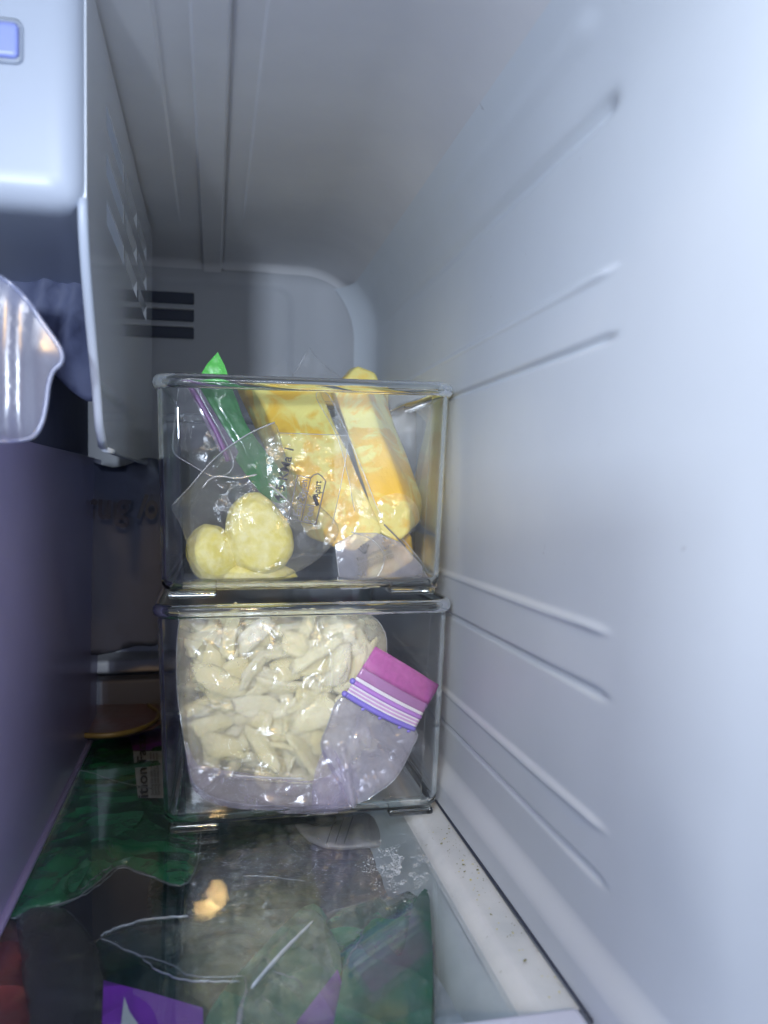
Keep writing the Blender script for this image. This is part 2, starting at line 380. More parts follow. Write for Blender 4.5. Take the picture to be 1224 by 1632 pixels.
def specks(m, scale, col, lo, hi):
    nt = m.node_tree; p = [n for n in nt.nodes if n.type == 'BSDF_PRINCIPLED'][0]
    old = p.inputs['Base Color'].links[0].from_socket
    mx = nt.nodes.new('ShaderNodeMix'); mx.data_type = 'RGBA'; mx.inputs[7].default_value = (*col, 1)
    nt.links.new(old, mx.inputs[6]); nt.links.new(ramp(nt, noise_tex(nt, scale, 3, .7, .3), [(lo, (0, 0, 0)), (hi, (.45, .45, .45))]), mx.inputs[0]); nt.links.new(mx.outputs[2], p.inputs['Base Color'])
specks(M['liner'], 75, (.33, .34, .37), .715, .76)
specks(M['ledge'], 160, (.30, .32, .26), .68, .74)
# ------------------------------------------------------------------ the liner
XW, XL, YB, ZC, ZS, ZF, RC, RT = .149, -.215, .80, .212, -.2030, -.34, .056, .068
def cove(d, r=RC):
    if d <= 0: return 0
    d = min(d, r * .999); return r - sqrt(r * r - d * d)
ribs = [(.1485, .178), (.0594, .085), (-.0800, -.0545), (-.153, -.1317)]
def wall_x(y, z):
    x = XW
    for a, b in ribs:
        on = ss(.284, .300, y) * (1 - ss(.70, .74, y))
        x -= .0010 * ss(.284, .36, y) * (1 - ss(.70, .74, y)) * ss(a, a + .0015, z) * (1 - ss(b - .0015, b, z))
        k = (1 - (y - .30) / .42) if y > .30 else 1
        wl = (.0009 + .0009 * max(0, k)) * (1.7 if a > .1 else 1)
        x += (.0007 + (.0042 if a > .1 else .0017) * max(0, k)) * on * exp(-((z - a) / wl) ** 2)
        x -= (.0006 + .0012 * max(0, k)) * on * exp(-((z - b) / wl) ** 2)
    x -= .0065 * (1 - ss(-.190, -.176, z)) * (1 - .0 * y)
    x -= .0014 * exp(-((y - .232) / .006) ** 2) * (ss(-.155, -.125, z) * (1 - ss(-.115, -.085, z)))
    x += .0010 * noise.noise(Vector((y * 6, z * 6, 2.2))) * (1 - ss(.06, .14, z)) * (1 - ss(.62, .72, y))
    x -= cove(y - (YB - RC)) + cove(z - (ZC - RT), RT)
    return x
ys = lin(-.06, .27, 18) + lin(.275, .345, 18) + lin(.36, .74, 26) + lin(.75, YB - RC * .293, 14)
zs = lin(ZF, -.21, 5) + lin(-.2085, ZC - RT, 520) + lin(ZC - RT + .003, ZC - RT * .293, 18)
link('wall_right', grid_mesh('wall_right', ys, zs, lambda y, z: (wall_x(y, z), y, z)), M['liner'], kind='structure')
def ceil_z(x, y):
    z = ZC - cove(y - (YB - .02), .02) - cove(x - (XW - RT), RT)
    a = 1 - ss(.62, .68, y)
    z -= .0022 * ss(-.0115, -.0095, x) * (1 - ss(.0060, .0072, x)) * 1.0
    z += .0016 * exp(-((x - .0078) / .0009) ** 2)
    z -= .0012 * (ss(.0215, .0235, x)) * a * (1 - ss(.05, .09, x))
    z -= .0016 * (1 - ss(-.0275, -.0260, x)) * a
    z += .0012 * noise.noise(Vector((x * 9, y * 5, 4))) * (1 - ss(.02, .07, x))
    return z
xs = lin(XL, -.04, 8) + lin(-.0395, .04, 160) + lin(.045, XW - RT, 6) + lin(XW - RT + .003, XW - RT * .293, 18)
ysc = lin(-.06, YB - .02, 60) + lin(YB - .018, YB - .02 * .293, 8)
link('ceiling', grid_mesh('ceiling', xs, ysc, lambda x, y: (x, y, ceil_z(x, y))), M['liner_back'], kind='structure')
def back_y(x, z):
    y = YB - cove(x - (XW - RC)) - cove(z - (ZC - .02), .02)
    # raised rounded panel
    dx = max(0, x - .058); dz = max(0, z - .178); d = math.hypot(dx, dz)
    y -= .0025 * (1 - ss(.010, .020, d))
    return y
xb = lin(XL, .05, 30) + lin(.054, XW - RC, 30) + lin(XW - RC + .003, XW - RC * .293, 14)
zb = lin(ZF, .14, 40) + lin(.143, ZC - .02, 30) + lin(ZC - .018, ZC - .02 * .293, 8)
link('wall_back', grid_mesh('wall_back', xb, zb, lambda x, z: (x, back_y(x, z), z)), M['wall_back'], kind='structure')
link('wall_left', bm_mesh('wall_left', box_bm((XL - .004, -.06, ZF), (XL, YB, ZC))), M['liner'], smooth=False, kind='structure')
for nm, lo, hi in (('leak_block_top', (XL - .02, -.06, ZC + .004), (XW + .02, YB + .02, ZC + .014)), ('leak_block_side', (XW + .004, -.06, ZF), (XW + .014, YB + .02, ZC + .004)), ('leak_block_back', (XL - .02, YB + .004, ZF), (XW + .004, YB + .014, ZC + .004))):
    link(nm, bm_mesh(nm, box_bm(lo, hi)), M['liner_back'], smooth=False, kind='structure')  # unseen boxes added behind the liner to block light leaks
link('drawer_floor', bm_mesh('drawer_floor', box_bm((XL, .20, ZF), (XW, YB, ZF + .004))), M['drawer'], smooth=False, kind='structure')
bk = link('back_ledge', bm_mesh('back_ledge', box_bm((XL, .755, -.1655), (.10, .7955, -.154), .003)), M['drawer_rim'], kind='structure')
# back vent
vt = thing('air_vent', 'dark three slot air outlet high on the back wall left of the cheese bin', 'vent', (-.045, .795, .16))
YP = YB - .0046
for k in range(3):
    z = .1835 - k * .0162
    link('slot', bm_mesh('slot', box_bm((-.085, YP - .0006, z - .0105), (-.0185, YP + .003, z), .0006, 1)), M['opening_shade'], vt, smooth=False)  # dark raised boxes stand in for the shaded slot openings
link('louvre', bm_mesh('louvre', box_bm((-.085, YP - .004, .1672), (-.0185, YP + .002, .1682), .0004, 1)), M['liner_back'], vt)
link('louvre', bm_mesh('louvre', box_bm((-.085, YP - .004, .1510), (-.0185, YP + .002, .1520), .0004, 1)), M['liner_back'], vt)
# ------------------------------------------------------------------ ice maker housing on the left
hs = thing('ice_maker_housing', 'large glossy white plastic housing with blue slot at upper left', 'appliance housing', (-.05, .34, .018))
bm = box_bm((XL, .338, .108), (-.0502, .50, ZC - .004), .014, 6)
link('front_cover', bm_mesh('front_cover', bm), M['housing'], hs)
# recessed blue window
bm = box_bm((-.110, .3366, .1605), (-.0715, .3400, .1772), .0035, 4)
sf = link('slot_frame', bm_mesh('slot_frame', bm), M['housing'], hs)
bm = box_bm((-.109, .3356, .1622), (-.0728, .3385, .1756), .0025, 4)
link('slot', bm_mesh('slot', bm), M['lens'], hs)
# side panel with louvres
def y0(z): return .347 + (.396 - .347) * (1 - ss(.012, .115, z)) + (.0 if z > .03 else .012 * (1 - ss(.018, .03, z)))
XP = -.050
cols = [(.410, .484), (.494, .566), (.576, .643)]
rows = [(.170, .1815), (.1475, .159), (.1250, .1365)]
yb = sorted({.0, .70} | {v for c in cols for v in c}); zbk = sorted(set([.018, .022, .028, .04, .055, .07, .085, .10, .115, .20, .208] + [v for r in rows for v in r]))
V = []; Fc = []; idx = {}
def pv(i, j, x=XP):
    key = (i, j, x)
    if key not in idx:
        z = zbk[j]; y = y0(z) if i == 0 else yb[i] - (.004 if (i == len(yb)-1 and j == 0) else 0)
        idx[key] = len(V); V.append((x, y, z))
    return idx[key]
yb[0] = .36
for i in range(len(yb)-1):
    for j in range(len(zbk)-1):
        hole = any(abs(yb[i]-c[0]) < 1e-6 for c in cols) and any(abs(zbk[j]-r[0]) < 1e-6 for r in rows)
        Fc.append((pv(i, j, XP-.003), pv(i, j+1, XP-.003), pv(i+1, j+1, XP-.003), pv(i+1, j, XP-.003)))
        if not hole: Fc.append((pv(i, j), pv(i+1, j), pv(i+1, j+1), pv(i, j+1)))
for j in range(len(zbk)-1):
    Fc.append((pv(0, j), pv(0, j+1), pv(0, j+1, XP-.003), pv(0, j, XP-.003)))
    n = len(yb)-1; Fc.append((pv(n, j), pv(n, j, XP-.003), pv(n, j+1, XP-.003), pv(n, j+1)))
for i in range(len(yb)-1):
    Fc.append((pv(i, 0), pv(i, 0, XP-.003), pv(i+1, 0, XP-.003), pv(i+1, 0)))
pn = link('side_panel', mesh('side_panel', V, Fc), M['panel'], hs, smooth=False)
for c in cols:
    for r in rows:
        a = (c[0], r[0]); b = (c[1], r[1]); D = .0016; x0_ = XP; x1_ = XP - D
        vv = [(x0_, a[0], a[1]), (x0_, b[0], a[1]), (x0_, b[0], b[1]), (x0_, a[0], b[1]), (x1_, a[0]+.002, a[1]+.001), (x1_, b[0]-.006, a[1]+.001), (x1_, b[0]-.006, b[1]-.006), (x1_, a[0]+.002, b[1]-.006)]
        link('louvre_slot', mesh('louvre_slot', vv, [(0, 4, 5, 1), (1, 5, 6, 2), (2, 6, 7, 3), (3, 7, 4, 0), (4, 7, 6, 5)]), M['panel'], hs, smooth=False)
# rounded front edge of the panel and the lip under the cover
tube('panel_edge', [(XP - .0015, y0(z) - .0002, z) for z in lin(.0195, .115, 24)], .0021, M['housing'], hs, n=10)
tube('panel_bottom_edge', [(XP - .0015, y, .0185) for y in lin(.412, .70, 10)], .0017, M['panel'], hs, n=8)
# slate coloured bag sagging in the gap under the housing
film('bag', [(-40, 395), (40, 405), (100, 418), (150, 430), (165, 560), (150, 640), (90, 600), (40, 520), (-40, 500)], ('Y', .47), M['dark_bag'], None, .005, .01, .03, .006, 18, 4,
     ridges=[((95, 410), (60, 520), .012, .010), ((130, 440), (110, 560), .010, .008)], back=.03, label='slate blue crumpled bag in the gap under the white housing', category='bag')
# ------------------------------------------------------------------ ice bucket at lower left
bu = thing('ice_bucket', 'smoky violet translucent bucket along the left edge with clear front handle', 'bucket', (-.09, .30, -.197))
Xb = -.090
def bside(y, z):
    lean = .010 * ss(-.19, .02, z)
    return (Xb - .004 + lean * .4 + .0012 * noise.noise(Vector((y*12, z*12, 0))), y, z)
link('side_wall', grid_mesh('side_wall', lin(.20, .70, 40), lin(-.197, .022, 30), bside), M['bucket'], bu)
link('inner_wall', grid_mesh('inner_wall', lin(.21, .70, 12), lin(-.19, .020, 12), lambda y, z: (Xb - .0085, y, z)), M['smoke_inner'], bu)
link('upper_wall', grid_mesh('upper_wall', lin(.33, .70, 12), lin(.0222, .088, 8), lambda y, z: (Xb - .010, y, z)), M['dark_bag'], bu)
tube('rim', [(Xb - .006, y, .022) for y in lin(.20, .70, 20)], .0018, M['bucket'], bu, n=8)
tube('bottom_edge', [(Xb - .003, y, -.1965) for y in lin(.20, .70, 20)], .0022, M['bucket'], bu, n=8)
# clear scooped handle
hd_px = [(-70, 436), (-20, 436), (14, 450), (44, 480), (68, 515), (88, 543), (98, 562), (97, 578), (84, 592), (77, 615), (73, 645), (66, 675), (52, 696), (26, 703), (-20, 704), (-70, 704)]
film('handle', hd_px, ('Y', .340), M['handle_clear'], bu, .0025, .004, .02, .0, 20, 9, ridges=[((-8, 440), (-8, 704), .002, .005), ((34, 480), (34, 702), .002, .006)], seam_glint=.0010, seam_glint_mat=M['handle_clear'])
tube('top_rim', [(Xb - .009, y, .0885) for y in lin(.34, .70, 16)], .0026, M['handle_clear'], bu, n=10)
# dark tray added to darken the back wall under the pale ledge
tr = tag(link('plate', bm_mesh('plate', box_bm((XL + .01, .735, -.2020), (-.0345, .754, -.1670), .003)), M['darkening_plate']), 'dark grey tray added to darken the back left below the pale ledge', 'plate')
# ------------------------------------------------------------------ grey pack with letters behind the bucket
gp = thing('grey_pack', 'dim grey plastic pack with blurred dark letters between bucket and bin', 'package', (-.09, .66, -.15))
film('sheet', [(80, 732), (180, 745), (262, 748), (262, 1000), (215, 1030), (120, 1035), (90, 900)], ('Y', .66), M['grey_pack'], gp, .006, .0005, .02, .0002, 10, 14, back=.02)
for s, a, b, h in (('ru', 138, 178, 42), ('g', 184, 208, 42), ('l', 219, 225, 38), ('o', 231, 251, 40)):
    text('lettering', s, atY(a, 824, .650), atY(b, 826, .650), h / 1300 * .645, M['ink_faint'] if s in 'rug' else M['ink'], gp, off=Vector((0, -.006, 0)))
# ------------------------------------------------------------------ shelf
sh = thing('glass_shelf', 'clear glass shelf with pale front trim carrying the stacked bins', 'shelf', (0, .3, ZS))
link('glass_sheet', bm_mesh('glass_sheet', box_bm((XL + .002, .292, ZS - .0035), (.1165, .75, ZS - .0002), .0008, 1)), M['shelf'], sh)
fr = box_bm((XL + .002, .262, ZS - .012), (.1405, .2922, ZS + .0015), .004, 5)
link('front_trim', bm_mesh('front_trim', fr), M['trim'], sh)
# white moulded ledge beside the glass
def ledge(x, y):
    z = ZS - .001 - .006 * (1 - ss(.1165, .128, x)) + .0015 * noise.noise(Vector((x*40, y*14, 1)))*.5
    return (x, y, z)
led = link('side_ledge', grid_mesh('side_ledge', lin(.1168, .1418, 18), lin(.293, .76, 50), ledge), M['ledge'], sh)
tube('gap_shade', [(.1424, y, ZS + .0004) for y in lin(.283, .76, 12)], .0009, M['opening_shade'], sh, n=6)  # dark strip painted in for the shade in the gap beside the wall
link('ledge_skirt', grid_mesh('ledge_skirt', lin(0, 1, 10), lin(.286, .76, 30), lambda t, y: (.1170 - .020 * t, y, ZS - .0072 - .018 * t * t - .002 * t)), M['ledge'], sh)
# frost and crumbs
def flakes(name, n, fpos, size, mat, **tags):
    bm = bmesh.new()
    for i in range(n):
        p = fpos(); s = size * random.uniform(.35, 1.3)
        s *= (2.2 if random.random() < .08 else 1); k = random.randint(4, 6); a0 = random.uniform(0, 6.28); vs = []
        for q in range(k):
            a = a0 + 6.283 * q / k; r = s * random.uniform(.5, 1)
            vs.append(bm.verts.new(p + Vector((cos(a)*r*random.uniform(.6, 1.4), sin(a)*r*random.uniform(.6, 1.4), random.uniform(0, s*.5)))))
        top = bm.verts.new(p + Vector((0, 0, s * .6)))
        for q in range(k): bm.faces.new((vs[q], vs[(q+1) % k], top))
        bm.faces.new(vs[::-1])
    return link(name, bm_mesh(name, bm), mat, smooth=False, **tags)
def fpos():
    while True:
        px = random.gauss(642, 26); py = random.gauss(1382, 20)
        if noise.noise(Vector((px/22, py/13, 3))) > -.02 and px < 684: return atZ(px, py, ZS + .0001)
flakes('frost', 1500, fpos, .00042, M['frost'], label='patch of white frost on the glass shelf beside the pale ledge', category='frost', kind='stuff')
def cpos():
    t = random.random(); x = .125 + .015 * random.random(); y = .31 + .16 * t ** .6
    return Vector((x, y, ZS - .0002))
flakes('herb_crumbs', 80, cpos, .00045, M['crumb_green'], label='dark green crumbs scattered on the white ledge', category='crumbs', kind='stuff')
def cpos2():
    x = .127 + .013 * random.random(); y = .30 + .18 * random.random(); return Vector((x, y, ZS - .0002))
flakes('pale_crumbs', 26, cpos2, .0007, M['crumb_yellow'], label='yellow crumbs scattered on the white ledge', category='crumbs', kind='stuff')
# ------------------------------------------------------------------ things lying under the glass
ZU = -.222
def lay(name, px, mat, label, cat, z=ZU, step=.005, amp=.003, cs=22, seed=1, ridges=(), bulge=.004, seam_glint=None, smooth_out=True, back=.008, **kw):
    return film(name, px, ('Z', z), mat, None, step, bulge, .012, amp, cs, seed, ridges, back, smooth_out, seam_glint=seam_glint, seam_glint_mat=M['seam_glint_dim'], label=label, category=cat, **kw)
g1 = thing('green_bag', 'green plastic bag with white nutrition panel under the glass left of the bins', 'bag', (-.06, .45, -.23))
film('pouch', [(5, 1455), (60, 1452), (110, 1440), (150, 1415), (190, 1384), (225, 1392), (300, 1405), (320, 1300), (300, 1180), (200, 1162), (110, 1178), (60, 1230), (10, 1330)], ('Z', ZU), M['green_bag'], g1, .0035, .006, .012, .0055, 30, 3,
     ridges=[((90, 1255), (250, 1240), .006, .006), ((95, 1430), (180, 1372), .005, .004)], back=.008, seam_glint=.0007, seam_glint_mat=M['seam_glint_dim'])
film('leaf_print', [(110, 1400), (150, 1330), (120, 1290), (150, 1250), (190, 1262), (230, 1275), (222, 1310), (190, 1330), (160, 1355), (120, 1420)], ('Z', ZU + .0085), M['green_light'], g1, .006, .0, .01, .001, 20, 3)
film('purple_patch', [(204, 1165), (262, 1160), (262, 1196), (212, 1196)], ('Z', ZU + .009), M['purple_print'], g1, .006, 0, .01, .0005, 20, 3, smooth_out=False)
lb = film('nutrition_panel', [(212, 1197), (262, 1197), (266, 1272), (220, 1272)], ('Z', ZU + .0105), M['label_grey'], g1, .006, 0, .01, .0004, 20, 3, smooth_out=False)
UP = Vector((0, 0, 1))
text('lettering', 'ition Facts', atZ(236, 1272, ZU + .0118), atZ(231, 1172, ZU + .0118), .0068, M['ink'], lb, off=Vector((0, 0, .0006)), normal=UP)
for k in range(3):
    text('lettering', 'Serving size about per container', atZ(245 + k*5, 1268, ZU + .0118), atZ(241 + k*5, 1200, ZU + .0118), .0018, M['ink_grey'], lb, off=Vector((0, 0, .0006)), normal=UP)
g2 = thing('green_pouch', 'green bag with scalloped pale print under the glass beside the white ledge', 'bag', (.09, .35, -.23))
film('pouch', [(515, 1470), (560, 1446), (620, 1432), (690, 1418), (690, 1500), (680, 1700), (560, 1700), (545, 1560)], ('Z', ZU + .002), M['green_bag'], g2, .0045, .005, .012, .003, 22, 8,
     ridges=[((600, 1450), (590, 1632), .004, .006), ((650, 1450), (640, 1632), .004, .005)], back=.008, seam_glint=.0006, seam_glint_mat=M['seam_glint_dim'])
film('scallop_print', [(536, 1700), (545, 1560), (552, 1520), (572, 1505), (590, 1525), (612, 1502), (640, 1522), (660, 1440), (684, 1430), (676, 1700)], ('Z', ZU + .0140), M['green_grey'], g2, .006, 0, .01, .001, 20, 5)
g3 = thing('clear_pouch', 'dark green pouch with purple corners under the glass at the front centre', 'bag', (.02, .33, -.235))
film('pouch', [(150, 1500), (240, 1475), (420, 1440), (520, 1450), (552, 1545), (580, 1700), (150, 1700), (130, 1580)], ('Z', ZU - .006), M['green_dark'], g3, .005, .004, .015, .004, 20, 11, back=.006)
film('purple_corner', [(165, 1562), (245, 1583), (323, 1606), (326, 1700), (160, 1700)], ('Z', ZU + .0045), M['purple_print'], g3, .006, 0, .01, .0008, 20, 3, smooth_out=False)
film('purple_corner', [(538, 1545), (555, 1600), (572, 1700), (430, 1700), (478, 1622)], ('Z', ZU + .0045), M['purple_print'], g3, .006, 0, .01, .0008, 20, 4, smooth_out=False)
film('pale_print', [(198, 1588), (206, 1612), (232, 1650), (214, 1652), (205, 1632), (202, 1660), (190, 1660)], ('Z', ZU + .0065), M['label_grey'], g3, .004, 0, .01, .0003, 20, 4, smooth_out=False)
film('grey_print', [(330, 1620), (400, 1530), (500, 1440), (545, 1545), (480, 1620), (420, 1700), (330, 1700)], ('Z', ZU + .0035), M['green_grey'], g3, .006, 0, .01, .0015, 20, 6)
cb = thing('clear_bag', 'loose clear bag with bright fold lines lying under the glass at the front', 'bag', (.03, .33, -.215))
film('sheet', [(158, 1493), (240, 1468), (330, 1458), (420, 1450), (505, 1455), (520, 1500), (560, 1640), (540, 1720), (360, 1720), (392, 1600), (385, 1566), (300, 1560), (220, 1525)], ('Z', ZU + .010), M['clear_dark'], cb, .0035, .003, .008, .0035, 34, 21,
     ridges=[((400, 1575), (500, 1465), .006, .003), ((420, 1560), (480, 1632), .005, .003)])
def foldline(px, rad, z=ZU + .0155, parent=cb, mat=None, jit=.0006):
    pts = catmull([tuple(atZ(p[0], p[1], z)) for p in px], False, 8)
    rng = random.Random(int(px[0][0]))
    pts = [(p[0] + rng.uniform(-jit, jit), p[1] + rng.uniform(-jit, jit), p[2]) for p in pts]
    return tube('fold', pts, rad, mat or M['fold_clear'], parent, n=6, flat=.4, taper=True)
foldline([(158, 1492), (200, 1474), (250, 1464), (302, 1460)], lambda t: .0008)
foldline([(160, 1495), (215, 1520), (255, 1548), (300, 1562), (385, 1564)], lambda t: .0005)
foldline([(215, 1520), (270, 1536), (310, 1556), (388, 1556)], lambda t: .00025)
foldline([(400, 1575), (450, 1518), (500, 1467)], lambda t: .0003 + .0014 * sin(pi * min(1, .25 + t * .65)), jit=.0001, mat=M['fold'])
foldline([(390, 1556), (393, 1580), (385, 1600), (380, 1640)], lambda t: .0004 + .0012 * t, jit=.0002)
foldline([(436, 1549), (470, 1560), (484, 1578)], lambda t: .0004)
foldline([(415, 1585), (440, 1610), (460, 1640)], lambda t: .0003)
foldline([(385, 1396), (430, 1397), (486, 1404)], lambda t: .0003)
foldline([(548, 1545), (560, 1520), (578, 1492)], lambda t: .0006)
lay('red_packet', [(-30, 1480), (25, 1470), (38, 1520), (48, 1700), (-30, 1700)], M['red_pack'], 'red packet under the glass in the bottom left corner', 'packet', seed=31)
lay('brown_pouch', [(30, 1455), (100, 1450), (150, 1500), (175, 1600), (160, 1700), (50, 1700), (35, 1540)], M['brown_film'], 'murky brown clear pouch under the glass right of the red packet', 'bag', seed=32, amp=.006)
dp = thing('dish_package', 'maroon package with curved yellow rim standing on the glass at the back left', 'package', (-.07, .66, -.24))
film('plate', [(95, 1130), (160, 1112), (245, 1118), (268, 1142), (230, 1165), (150, 1176), (90, 1168)], ('Z', ZS + .012), M['maroon'], dp, .008, .004, .02, .003, 14, 7, back=.010)
rimp = catmull([tuple(atZ(p[0], p[1], ZS + .017)) for p in [(120, 1172), (175, 1172), (222, 1162), (248, 1148), (252, 1135), (236, 1124)]], False, 6)
tube('yellow_edge', rimp, .0022, M['orange_rim'], dp, n=6, flat=.5)
lay('frosty_bag', [(690, 1420), (730, 1440), (800, 1540), (850, 1700), (676, 1700), (682, 1560)], M['white_bag'], 'frosty whitish bag under the glass between green bag and white ledge', 'bag', seed=41, amp=.003, z=ZU - .003)
sp = lay('striped_packet', [(470, 1312), (520, 1318), (560, 1300), (620, 1300), (640, 1340), (560, 1350), (500, 1344)], M['grey_stripe'], 'grey packet with dark stripes under the glass below the bins', 'packet', seed=42, amp=.002)
for k in range(3):
    foldline([(520 + 14*k, 1345), (535 + 14*k, 1300)], lambda t: .0009, z=ZU + .008, parent=sp, mat=M['ink'], jit=0)
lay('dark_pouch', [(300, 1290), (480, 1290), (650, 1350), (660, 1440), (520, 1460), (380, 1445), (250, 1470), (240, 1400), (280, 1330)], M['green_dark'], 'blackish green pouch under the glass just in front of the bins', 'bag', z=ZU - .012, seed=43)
# ------------------------------------------------------------------ bins
def rr(hx0, hx1, hy0, hy1, r, seg=7):
    pts = []; flat = []
    for cx, cy, a0 in ((hx1 - r, hy1 - r, 0), (hx0 + r, hy1 - r, 90), (hx0 + r, hy0 + r, 180), (hx1 - r, hy0 + r, 270)):
        for k in range(seg + 1):
            a = R(a0 + 90 * k / seg); pts.append((cx + r * cos(a), cy + r * sin(a))); flat.append(k == seg)
    return pts, flat
def make_bin(label, zb_, zt, x0t, x1t, x0b, x1b, yf, yr):
    t = thing('storage_bin', label, 'storage bin', ((x0b + x1b) / 2, yf, zb_), group='clear storage bins stacked on the shelf')
    H = zt - zb_; TH = .0023
    def ring(z, ins, r):
        k = (z - zb_) / H
        return rr(x0b + (x0t - x0b)*k + ins, x1b + (x1t - x1b)*k - ins, yf + .003*(1-k) + ins, yr - .006*(1-k) - ins, max(.002, r))[0], z
    _, flat = rr(0, 1, 0, 1, .1)
    RB = .005
    rings = []
    for a in lin(90, 0, 6): rings.append(ring(zb_ + RB - RB * sin(R(a)), RB - RB * cos(R(a)), .013 - RB + RB*cos(R(a))))
    rings.append(ring(zt - .006, 0, .013))
    nouter = len(rings)
    rings.append(ring(zt - .006, TH, .013 - TH))
    for a in lin(0, 90, 5): rings.append(ring(zb_ + TH + RB - RB * sin(R(a)), TH + RB - RB * cos(R(a)), .011 - RB + RB*cos(R(a))))
    V = []; Fc = []; mats = []
    n = len(rings[0][0])
    for pts, z in rings: V += [(p[0], p[1], z) for p in pts]
    for i in range(len(rings)-1):
        for k in range(n):
            Fc.append((i*n+k, i*n+(k+1) % n, (i+1)*n+(k+1) % n, (i+1)*n+k))
            tall = i in (5, nouter) and flat[k]
            mats.append(0 if tall else 1)
    Fc.append(tuple(range(n))[::-1]); mats.append(0)
    Fc.append(tuple(range((len(rings)-1)*n, len(rings)*n))); mats.append(0)
    me = mesh('bin_body', V, Fc)
    for p, mi in zip(me.polygons, mats): p.material_index = mi
    me.materials.append(M['bin_flat']); me.materials.append(M['bin_glass'])
    b = link('bin_body', me, None, t)
    b.data.set_sharp_from_angle(angle=R(40))
    # rim: a flared rounded lip
    prof = []
    for a in range(0, 360, 30):
        prof.append((.0000 + .0032 * cos(R(a)), -.0008 + .0042 * sin(R(a))))
    V = []; Fc = []; m = len(prof)
    loops = [rr(x0t - dx + .0006, x1t + dx - .0006, yf - dx + .0006, yr + dx - .0006, .013 + dx)[0] for dx, dz in prof]
    for (dx, dz), lp in zip(prof, loops): V += [(p[0], p[1], zt - .0035 + dz) for p in lp]
    for i in range(m):
        for k in range(n):
            Fc.append((i*n+k, ((i+1) % m)*n+k, ((i+1) % m)*n+(k+1) % n, i*n+(k+1) % n))
    link('rim', mesh('rim', V, Fc), M['bin_glass'], t)
    for fx in (x0b + .004, x1b - .032):
        for fy in (yf + .006, yr - .034):
            link('foot', bm_mesh('foot', box_bm((fx, fy, zb_ - .0045), (fx + .028, fy + .022, zb_ - .0002), .0018, 3)), M['bin_glass'], t)
    return t
make_bin('clear lower bin holding a zip bag of pale cheese chunks', -.1980, -.0672, -.0325, .1435, -.0285, .1385, .480, .742)
make_bin('clear upper bin holding marbled cheese blocks and pale root pieces', -.0602, .0655, -.0325, .1435, -.0300, .1385, .480, .742)
# ------------------------------------------------------------------ upper bin contents: cheese
def prism(name, quad, depth, mat, parent, bev=.004, namp=.0008, up=.0, dx=0.0, lvl=2):
    """block: front outline given as (px, py, Y) and pushed back by depth"""
    bm = bmesh.new(); f = [bm.verts.new(atY(p[0], p[1], p[2])) for p in quad]
    g = [bm.verts.new(v.co + Vector((dx, depth, up))) for v in f]
    n = len(f)
    bm.faces.new(f); bm.faces.new(g[::-1])
    for i in range(n): bm.faces.new((f[i], g[i], g[(i+1) % n], f[(i+1) % n]))
    bmesh.ops.recalc_face_normals(bm, faces=bm.faces)
    bmesh.ops.bevel(bm, geom=bm.edges[:], offset=bev, segments=3, profile=.6, affect='EDGES')
    bmesh.ops.triangulate(bm, faces=bm.faces[:])
    for _ in range(lvl + 1):
        long = [e for e in bm.edges if e.calc_length() > .004]
        if long: bmesh.ops.subdivide_edges(bm, edges=long, cuts=1, use_grid_fill=False)
        bmesh.ops.triangulate(bm, faces=[q for q in bm.faces if len(q.verts) > 3])
    bm.normal_update()
    for v in bm.verts:
        v.co += v.normal * (noise.noise(v.co * 60) * namp * 1.6 + noise.noise(v.co * 200) * namp * .5)
    return link(name, bm_mesh(name, bm), mat, parent)
c1 = thing('cheese_block', 'orange and cream marbled cheese block leaning in the middle of the upper bin', 'cheese', (.03, .52, -.04), 'cheese blocks in the upper bin')
prism('block', [(404, 616, .565), (508, 614, .562), (612, 846, .513), (568, 880, .508), (530, 872, .510)], .040, M['cheese'], c1, .0030, .0006, .004, dx=-.012)
c2 = thing('cheese_block', 'orange and cream marbled cheese block leaning against the right of the upper bin', 'cheese', (.09, .52, -.04), 'cheese blocks in the upper bin')
prism('block', [(530, 619, .572), (580, 617, .567), (652, 812, .520), (650, 850, .513), (632, 866, .511), (600, 846, .513)], .034, M['cheese'], c2, .0030, .0006, .008, dx=.018)
c3 = thing('cheese_block', 'pointed cheese corner rising above the upper rim', 'cheese', (.09, .66, .04), 'cheese blocks in the upper bin')
prism('block', [(540, 612, .64), (569, 580, .64), (600, 592, .64), (625, 660, .635), (560, 680, .63)], .05, M['cheese_dim'], c3, .004, .0008, 0)
c4 = thing('cheese_block', 'small pale orange cheese corner low behind clear film at lower right', 'cheese', (.09, .55, -.06), 'cheese blocks in the upper bin')
prism('block', [(585, 860, .545), (655, 850, .545), (662, 895, .54), (600, 932, .535), (588, 925, .535)], .05, M['cheese_dim'], c4, .003, .0008, 0)
c5 = thing('cheese_block', 'flat cheese edge just under the upper rim behind the blocks', 'cheese', (.05, .68, .05), 'cheese blocks in the upper bin')
prism('block', [(440, 640, .70), (450, 606, .70), (560, 606, .70), (700, 612, .69), (690, 660, .69)], .03, M['cheese_dim'], c5, .003, .0006, 0)
